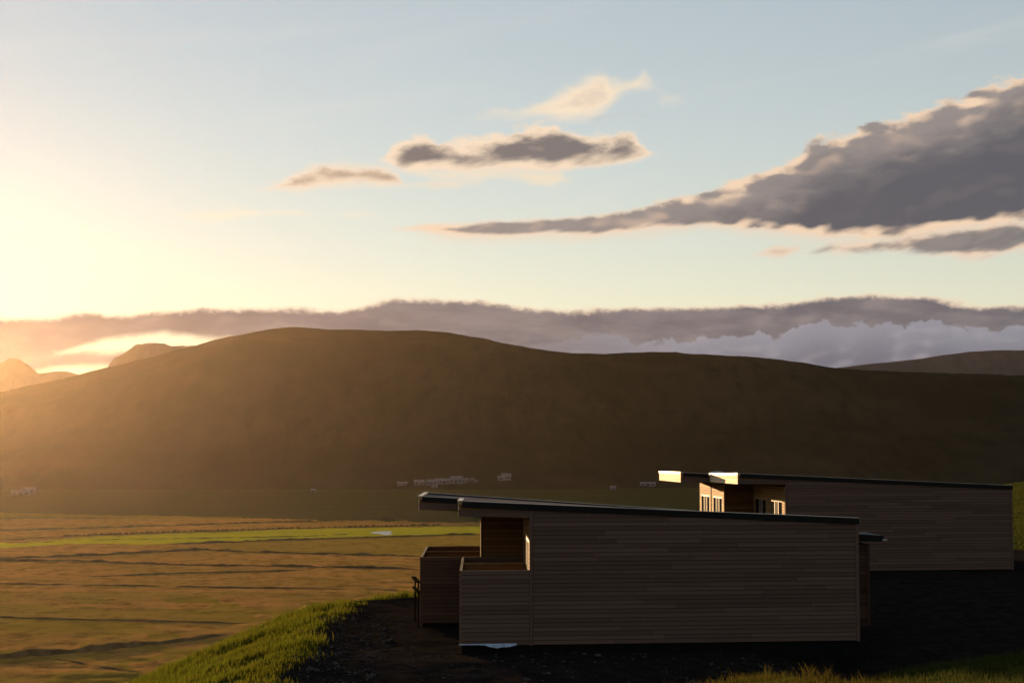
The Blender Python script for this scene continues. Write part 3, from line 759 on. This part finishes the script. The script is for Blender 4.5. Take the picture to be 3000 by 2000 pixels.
    edge_piece(rf, (LEN - .09, .10), (LEN - .09, 6.59), hA(LEN) - .02, hM(LEN) - .02, .11)
    edge_piece(rf, (0., -.03), (0., 6.56), hA(0), hM(0), .13, .085, 'frame')
    edge_piece(rf2, (-1.21, 6.57), (-.02, 6.57), hM(-1.2), hM(0), .12)
    edge_piece(rf2, (-1.34, 6.57), (-1.34, 13.2), hM(-1.34), hF(-1.34), .13, .085, 'frame')
    edge_piece(rf2, (-1.2, 13.08), (LEN, 13.08), hF(-1.2), hF(LEN), .12)
    edge_piece(rf2, (LEN - .09, 6.61), (LEN - .09, 13.07), hM(LEN) - .02, hF(LEN) - .02, .11)
    # timber band under the metal edge
    clad(rf, (.02, .04), (2.03, .04), hA(0) - T - .01, lambda t: hA(2) - .16, 'weathered_shaded', 1)
    clad(rf2, (-1.31, 6.61), (.02, 6.61), hM(-1.3) - T - .01, lambda t: hM(0) - .16, 'weathered_shaded', 1)
    clad(rf, (.04, 6.56), (.04, .03), hA(0) - T - .02, lambda t: hA(0) - .075, 'sun_lit', 1)
    clad(rf2, (-1.30, 13.16), (-1.30, 6.60), hM(-1.3) - T - .02, lambda t: hF(-1.34) - .075, 'sun_lit', 1)
    # entrance porch on the right-hand end
    p0, p1 = LEN + .0, LEN + porch_w
    pw = prism('porch_wall', rect(p0, p1, 4.0, 6.3), .002, 2.52, 'backing', root)
    clad(pw, (p0 + .02, 4.0), (p1, 4.0), .0, 2.52, 'stained', 1)
    board(pw, (p1 - .10, 4.0), (p1, 4.0), 0., 2.52, 'stained', 1, .04, 'corner_trim')
    if porch_w > 1:
        cn = prism('porch_canopy', rect(p0 + .01, p1 + .42, 3.75, 6.3), 2.62, [2.90, 2.80, 2.80, 2.90], 'flashing', root)
        lm = prism('lamp', rect(p1 + .36, p1 + .52, 3.68, 3.75), 2.64, 2.70, 'cap', cn)
        lm['label'] = 'small pale lamp on the edge of the porch canopy'
    if vent:
        # low domed rooflight
        bm = bmesh.new(); bmesh.ops.create_uvsphere(bm, u_segments=20, v_segments=10, radius=.42)
        bmesh.ops.delete(bm, geom=[v for v in bm.verts if v.co.z < -.01], context='VERTS')
        for v in bm.verts: v.co.z *= .30
        me = bpy.data.meshes.new('rooflight'); bm.to_mesh(me); bm.free(); me.materials.append(M['cap'])
        me.polygons.foreach_set('use_smooth', np.ones(len(me.polygons), bool))
        o = bpy.data.objects.new('rooflight', me); col.objects.link(o); o.parent = rf2
        o.location = Lc(.55, 7.6, hM(.5) - dk + .08)
        prism('curb', rect(.13, .97, 7.18, 8.02), hM(.5) - dk - .02, hM(.5) - dk + .08, 'flashing', rf2)
    return root
d0, dF = 48.0, 70.0
near = lodge((-159 * d0 / FPX, d0, CAM_Z - 5.27), R(7.1), 11.6, 'nearer larch-clad lodge with gravel roof seen from above and open corner balcony', 1.25, False)
far = lodge((658 * dF / FPX, dF, CAM_Z - 4.72), R(9.3), 11.95, 'farther larch-clad lodge behind, its sunlit roof edge and window wall glowing', .32, True)

# post with short rails at the left end of the nearer lodge
def rail_post():
    root = empty('timber_rail', (0, 0, 0))
    p = at_depth(1226, 1840, 54.6); gz = float(land(np.array([p.x]), np.array([54.6]))[0])
    root.location = (p.x, 54.4, gz); root.rotation_euler = (0, 0, R(7))
    top = at_depth(1226, 1700, 54.6).z - gz
    def bx(nm, x0, x1, y0, y1, z0, z1):
        vs = [(x, y, z) for z in (z0, z1) for (x, y) in ((x0, y0), (x1, y0), (x1, y1), (x0, y1))]
        return mesh_obj(nm, vs, [(3, 2, 1, 0), (4, 5, 6, 7), (0, 1, 5, 4), (1, 2, 6, 5), (2, 3, 7, 6), (3, 0, 4, 7)], M['rail'], root)
    bx('post', -.02, .03, 0, .06, -.2, top - .05)
    bx('rail', -.08, .06, -.02, 2.2, top - .05, top)
    bx('rail', -.05, .06, .01, 2.2, top - .38, top - .33)
    bx('post', .01, .06, 2.0, 2.06, -.2, top - .05)
    return tag(root, 'dark timber rail and post against the left end of the nearer lodge', 'railing')
rail_post()

# torn pale sheet sticking out under the cladding
def sheet():
    a, b_ = at_depth(1345, 1885, 47.9), at_depth(1515, 1883, 48.1)
    n = 26; vs, fs = [], []
    for i in range(n + 1):
        t = i / n; p = a.lerp(b_, t); q = 1345 + 170 * t
        hang = np.interp(q, [1345, 1415, 1425, 1440, 1460, 1470, 1485, 1510, 1515], [.02, .025, .05, .09, .125, .09, .10, .05, .03]) + random.uniform(-.008, .008)
        w = .03 * math.sin(i * 1.7)
        for th in (0, .012):
            vs.append((p.x, p.y - .03 + th, p.z + .0)); vs.append((p.x + random.uniform(-.01, .01), p.y - .10 + w * .4 + th, p.z - hang))
    for i in range(n):
        k = i * 4
        fs += [(k, k + 1, k + 5, k + 4), (k + 2, k + 6, k + 7, k + 3), (k + 1, k + 3, k + 7, k + 5), (k, k + 4, k + 6, k + 2)]
    fs += [(0, 2, 3, 1), (n * 4, n * 4 + 1, n * 4 + 3, n * 4 + 2)]
    return tag(mesh_obj('plastic_sheet', vs, fs, M['plastic']), 'torn pale blue plastic sheet sticking out under the nearer lodge balcony', 'plastic sheet')
sheet()

# ------------------------------------------------------------------ far farms at the foot of the hill
hill = bpy.data.objects['hill']
dg = bpy.context.evaluated_depsgraph_get()
def foot_z(x, y):
    ok, loc, nrm, idx = hill.ray_cast(Vector((x, y, 2000)), Vector((0, 0, -1)))
    return max(loc.z if ok else 0., 0.)
def house(px, py, wid, dep, eave, roof, rz, label, nwin=2, group='farm buildings under the hill'):
    d = ray(px, py); best = None
    for t in np.arange(1200, 3000, 4.):
        p = Vector((0, 0, CAM_Z)) + d * (t / d.y)
        if p.z <= foot_z(p.x, p.y) + .3: best = p; break
    if best is None: best = on_floor(px, py)
    root = empty('farmhouse', (best.x, best.y, foot_z(best.x, best.y) - .2), R(rz))
    tag(root, label, 'farmhouse', group)
    w, e = wid / 2, dep / 2
    vs = [(-w, -e, -1.5), (w, -e, -1.5), (w, e, -1.5), (-w, e, -1.5), (-w, -e, eave), (w, -e, eave), (w, e, eave), (-w, e, eave), (-w, 0, eave + roof), (w, 0, eave + roof)]
    mesh_obj('wall', vs, [(3, 2, 1, 0), (0, 1, 5, 4), (2, 3, 7, 6), (1, 2, 6, 9, 5), (3, 0, 4, 8, 7), (4, 5, 9, 8), (6, 7, 8, 9)], M['housewall'], root)
    o_ = .5; sl = roof / e
    rv = []
    for x in (-w - o_, w + o_):
        for dz_ in (.05, .30):
            rv += [(x, -e - o_, eave - o_ * sl + dz_), (x, 0, eave + roof + dz_), (x, e + o_, eave - o_ * sl + dz_)]
    mesh_obj('roof', rv, [(0, 1, 4, 3), (1, 2, 5, 4), (6, 9, 10, 7), (7, 10, 11, 8), (0, 6, 7, 1), (1, 7, 8, 2), (3, 4, 10, 9), (4, 5, 11, 10), (0, 3, 9, 6), (2, 8, 11, 5)], M['houseroof'], root)
    for i in range(nwin):
        cx = -w + wid * (i + .5) / nwin; ww = min(1.6, wid / nwin * .3)
        z0, z1 = (.0, eave * .8) if (i == nwin // 2 and nwin > 2) else (eave * .35, eave * .8)
        vs = [(cx - ww, -e - .12, z0), (cx + ww, -e - .12, z0), (cx + ww, -e - .12, z1), (cx - ww, -e - .12, z1), (cx - ww, -e + .05, z0), (cx + ww, -e + .05, z0), (cx + ww, -e + .05, z1), (cx - ww, -e + .05, z1)]
        mesh_obj('door' if z0 == 0 else 'window', vs, [(0, 1, 2, 3), (4, 7, 6, 5), (0, 4, 5, 1), (1, 5, 6, 2), (2, 6, 7, 3), (3, 7, 4, 0)], M['houseglass'], root)
    return root
for a in [
    (1178, 1420, 12, 8, 2.4, 1.8, 4, 'small low white farm building at the left end of the row', 2),
    (1228, 1419, 12, 8, 3.0, 2.6, 6, 'second white farm building in the row, left of the long barn', 2),
    (1266, 1418, 14, 9, 3.2, 2.8, -5, 'white barn just left of the long farm barn', 3),
    (1296, 1416, 17, 9, 3.4, 2.6, 8, 'long white barn in the middle of the farm row', 4),
    (1273, 1428, 7, 5, 2.4, 1.6, 0, 'little pale shed below the long farm barn', 1),
    (1338, 1414, 15, 10, 4.4, 4.0, -8, 'tallest white farmhouse with dark doors in the valley row', 3),
    (1360, 1412, 10, 8, 3.0, 2.2, 10, 'low white annex right of the tallest farmhouse', 2),
    (1384, 1411, 5, 4, 2.4, 1.5, 0, 'tiny white shed right of the farm row', 1),
    (1394, 1415, 4, 4, 2.2, 1.4, 15, 'smallest pale hut at the right end of the farm row', 1),
    (1468, 1406, 8, 7, 3.0, 2.4, 5, 'small white house standing apart right of the farm row', 1),
    (1483, 1405, 11, 8, 4.2, 3.4, -6, 'white gabled house standing apart right of the farm row', 2),
    (1898, 1422, 19, 8, 3.0, 1.6, -3, 'long dim grey barn left of the farther lodge roof', 3),
    (1796, 1433, 6, 5, 2.6, 1.8, 0, 'small dim hut alone on the dark valley floor', 1),
    (918, 1440, 5, 4, 2.2, 1.5, 0, 'tiny white hut alone below the middle of the hill', 1),
    (62, 1449, 18, 9, 3.2, 2.2, 6, 'long pale barn in the haze at the far left', 3),
    (88, 1446, 12, 9, 4.0, 3.0, -4, 'taller pale barn in the haze at the far left', 2)]:
    house(*a)

# row of low bushes on the ditch beside the green field
def bush_mesh(seed):
    r = np.random.default_rng(seed); bm = bmesh.new()
    bmesh.ops.create_icosphere(bm, subdivisions=2, radius=1)
    for v in bm.verts: v.co *= 1 + r.normal(0, .16); v.co.z = max(v.co.z * .72, -.15)
    for _ in range(70):
        d = Vector(r.normal(0, 1, 3)); d.z = abs(d.z); d.normalize(); c = Vector((d.x, d.y, d.z * .72)) * .95
        t = Vector(r.normal(0, 1, 3)).normalized() * .2; e = c + d * .35 + Vector(r.normal(0, .12, 3))
        bm.faces.new([bm.verts.new(c + t), bm.verts.new(c - t), bm.verts.new(e)])
    me = bpy.data.meshes.new('bush'); bm.to_mesh(me); bm.free(); me.materials.append(M['bush']); return me
M['bush'] = flat('bush_leaves', (.045, .045, .016), .9, 0, .4, .8)
bm_ = [bush_mesh(k) for k in range(3)]
q = 195.
while q < 1290:
    p = on_floor(q, poly_y(DITCH[2][0], q) - .3)
    o = bpy.data.objects.new('bush', bm_[random.randrange(3)]); col.objects.link(o)
    s_ = random.uniform(.75, 1.35); o.location = (p.x, p.y, .1); o.scale = (s_ * 1.25, s_, s_); o.rotation_euler = (0, 0, random.uniform(0, 6))
    tag(o, 'one of the small dark bushes lined up along the green hay field', 'bush', 'bushes in a row along the green field')
    q += random.uniform(11, 19)

# ------------------------------------------------------------------ air
def haze():
    zt = 298.
    H = B + 200
    vs = [(-H, -H, -4), (H, -H, -4), (H, H, -4), (-H, H, -4), (-H, -H, zt), (H, -H, zt), (H, H, zt), (-H, H, zt)]
    m = bpy.data.materials.new('valley_haze'); m.use_nodes = True; t = m.node_tree
    t.nodes.remove(t.nodes['Principled BSDF'])
    pv_ = t.nodes.new('ShaderNodeVolumePrincipled')
    pv_.inputs['Color'].default_value = (1, .75, .54, 1); pv_.inputs['Density'].default_value = 0.54e-5
    pv_.inputs['Anisotropy'].default_value = .83
    t.links.new(pv_.outputs[0], t.nodes['Material Output'].inputs['Volume'])
    o = mesh_obj('haze', vs, [(3, 2, 1, 0), (4, 5, 6, 7), (0, 1, 5, 4), (1, 2, 6, 5), (2, 3, 7, 6), (3, 0, 4, 7)], m)
    o['kind'] = 'stuff'
haze()
sc.cycles.volume_bounces = 0
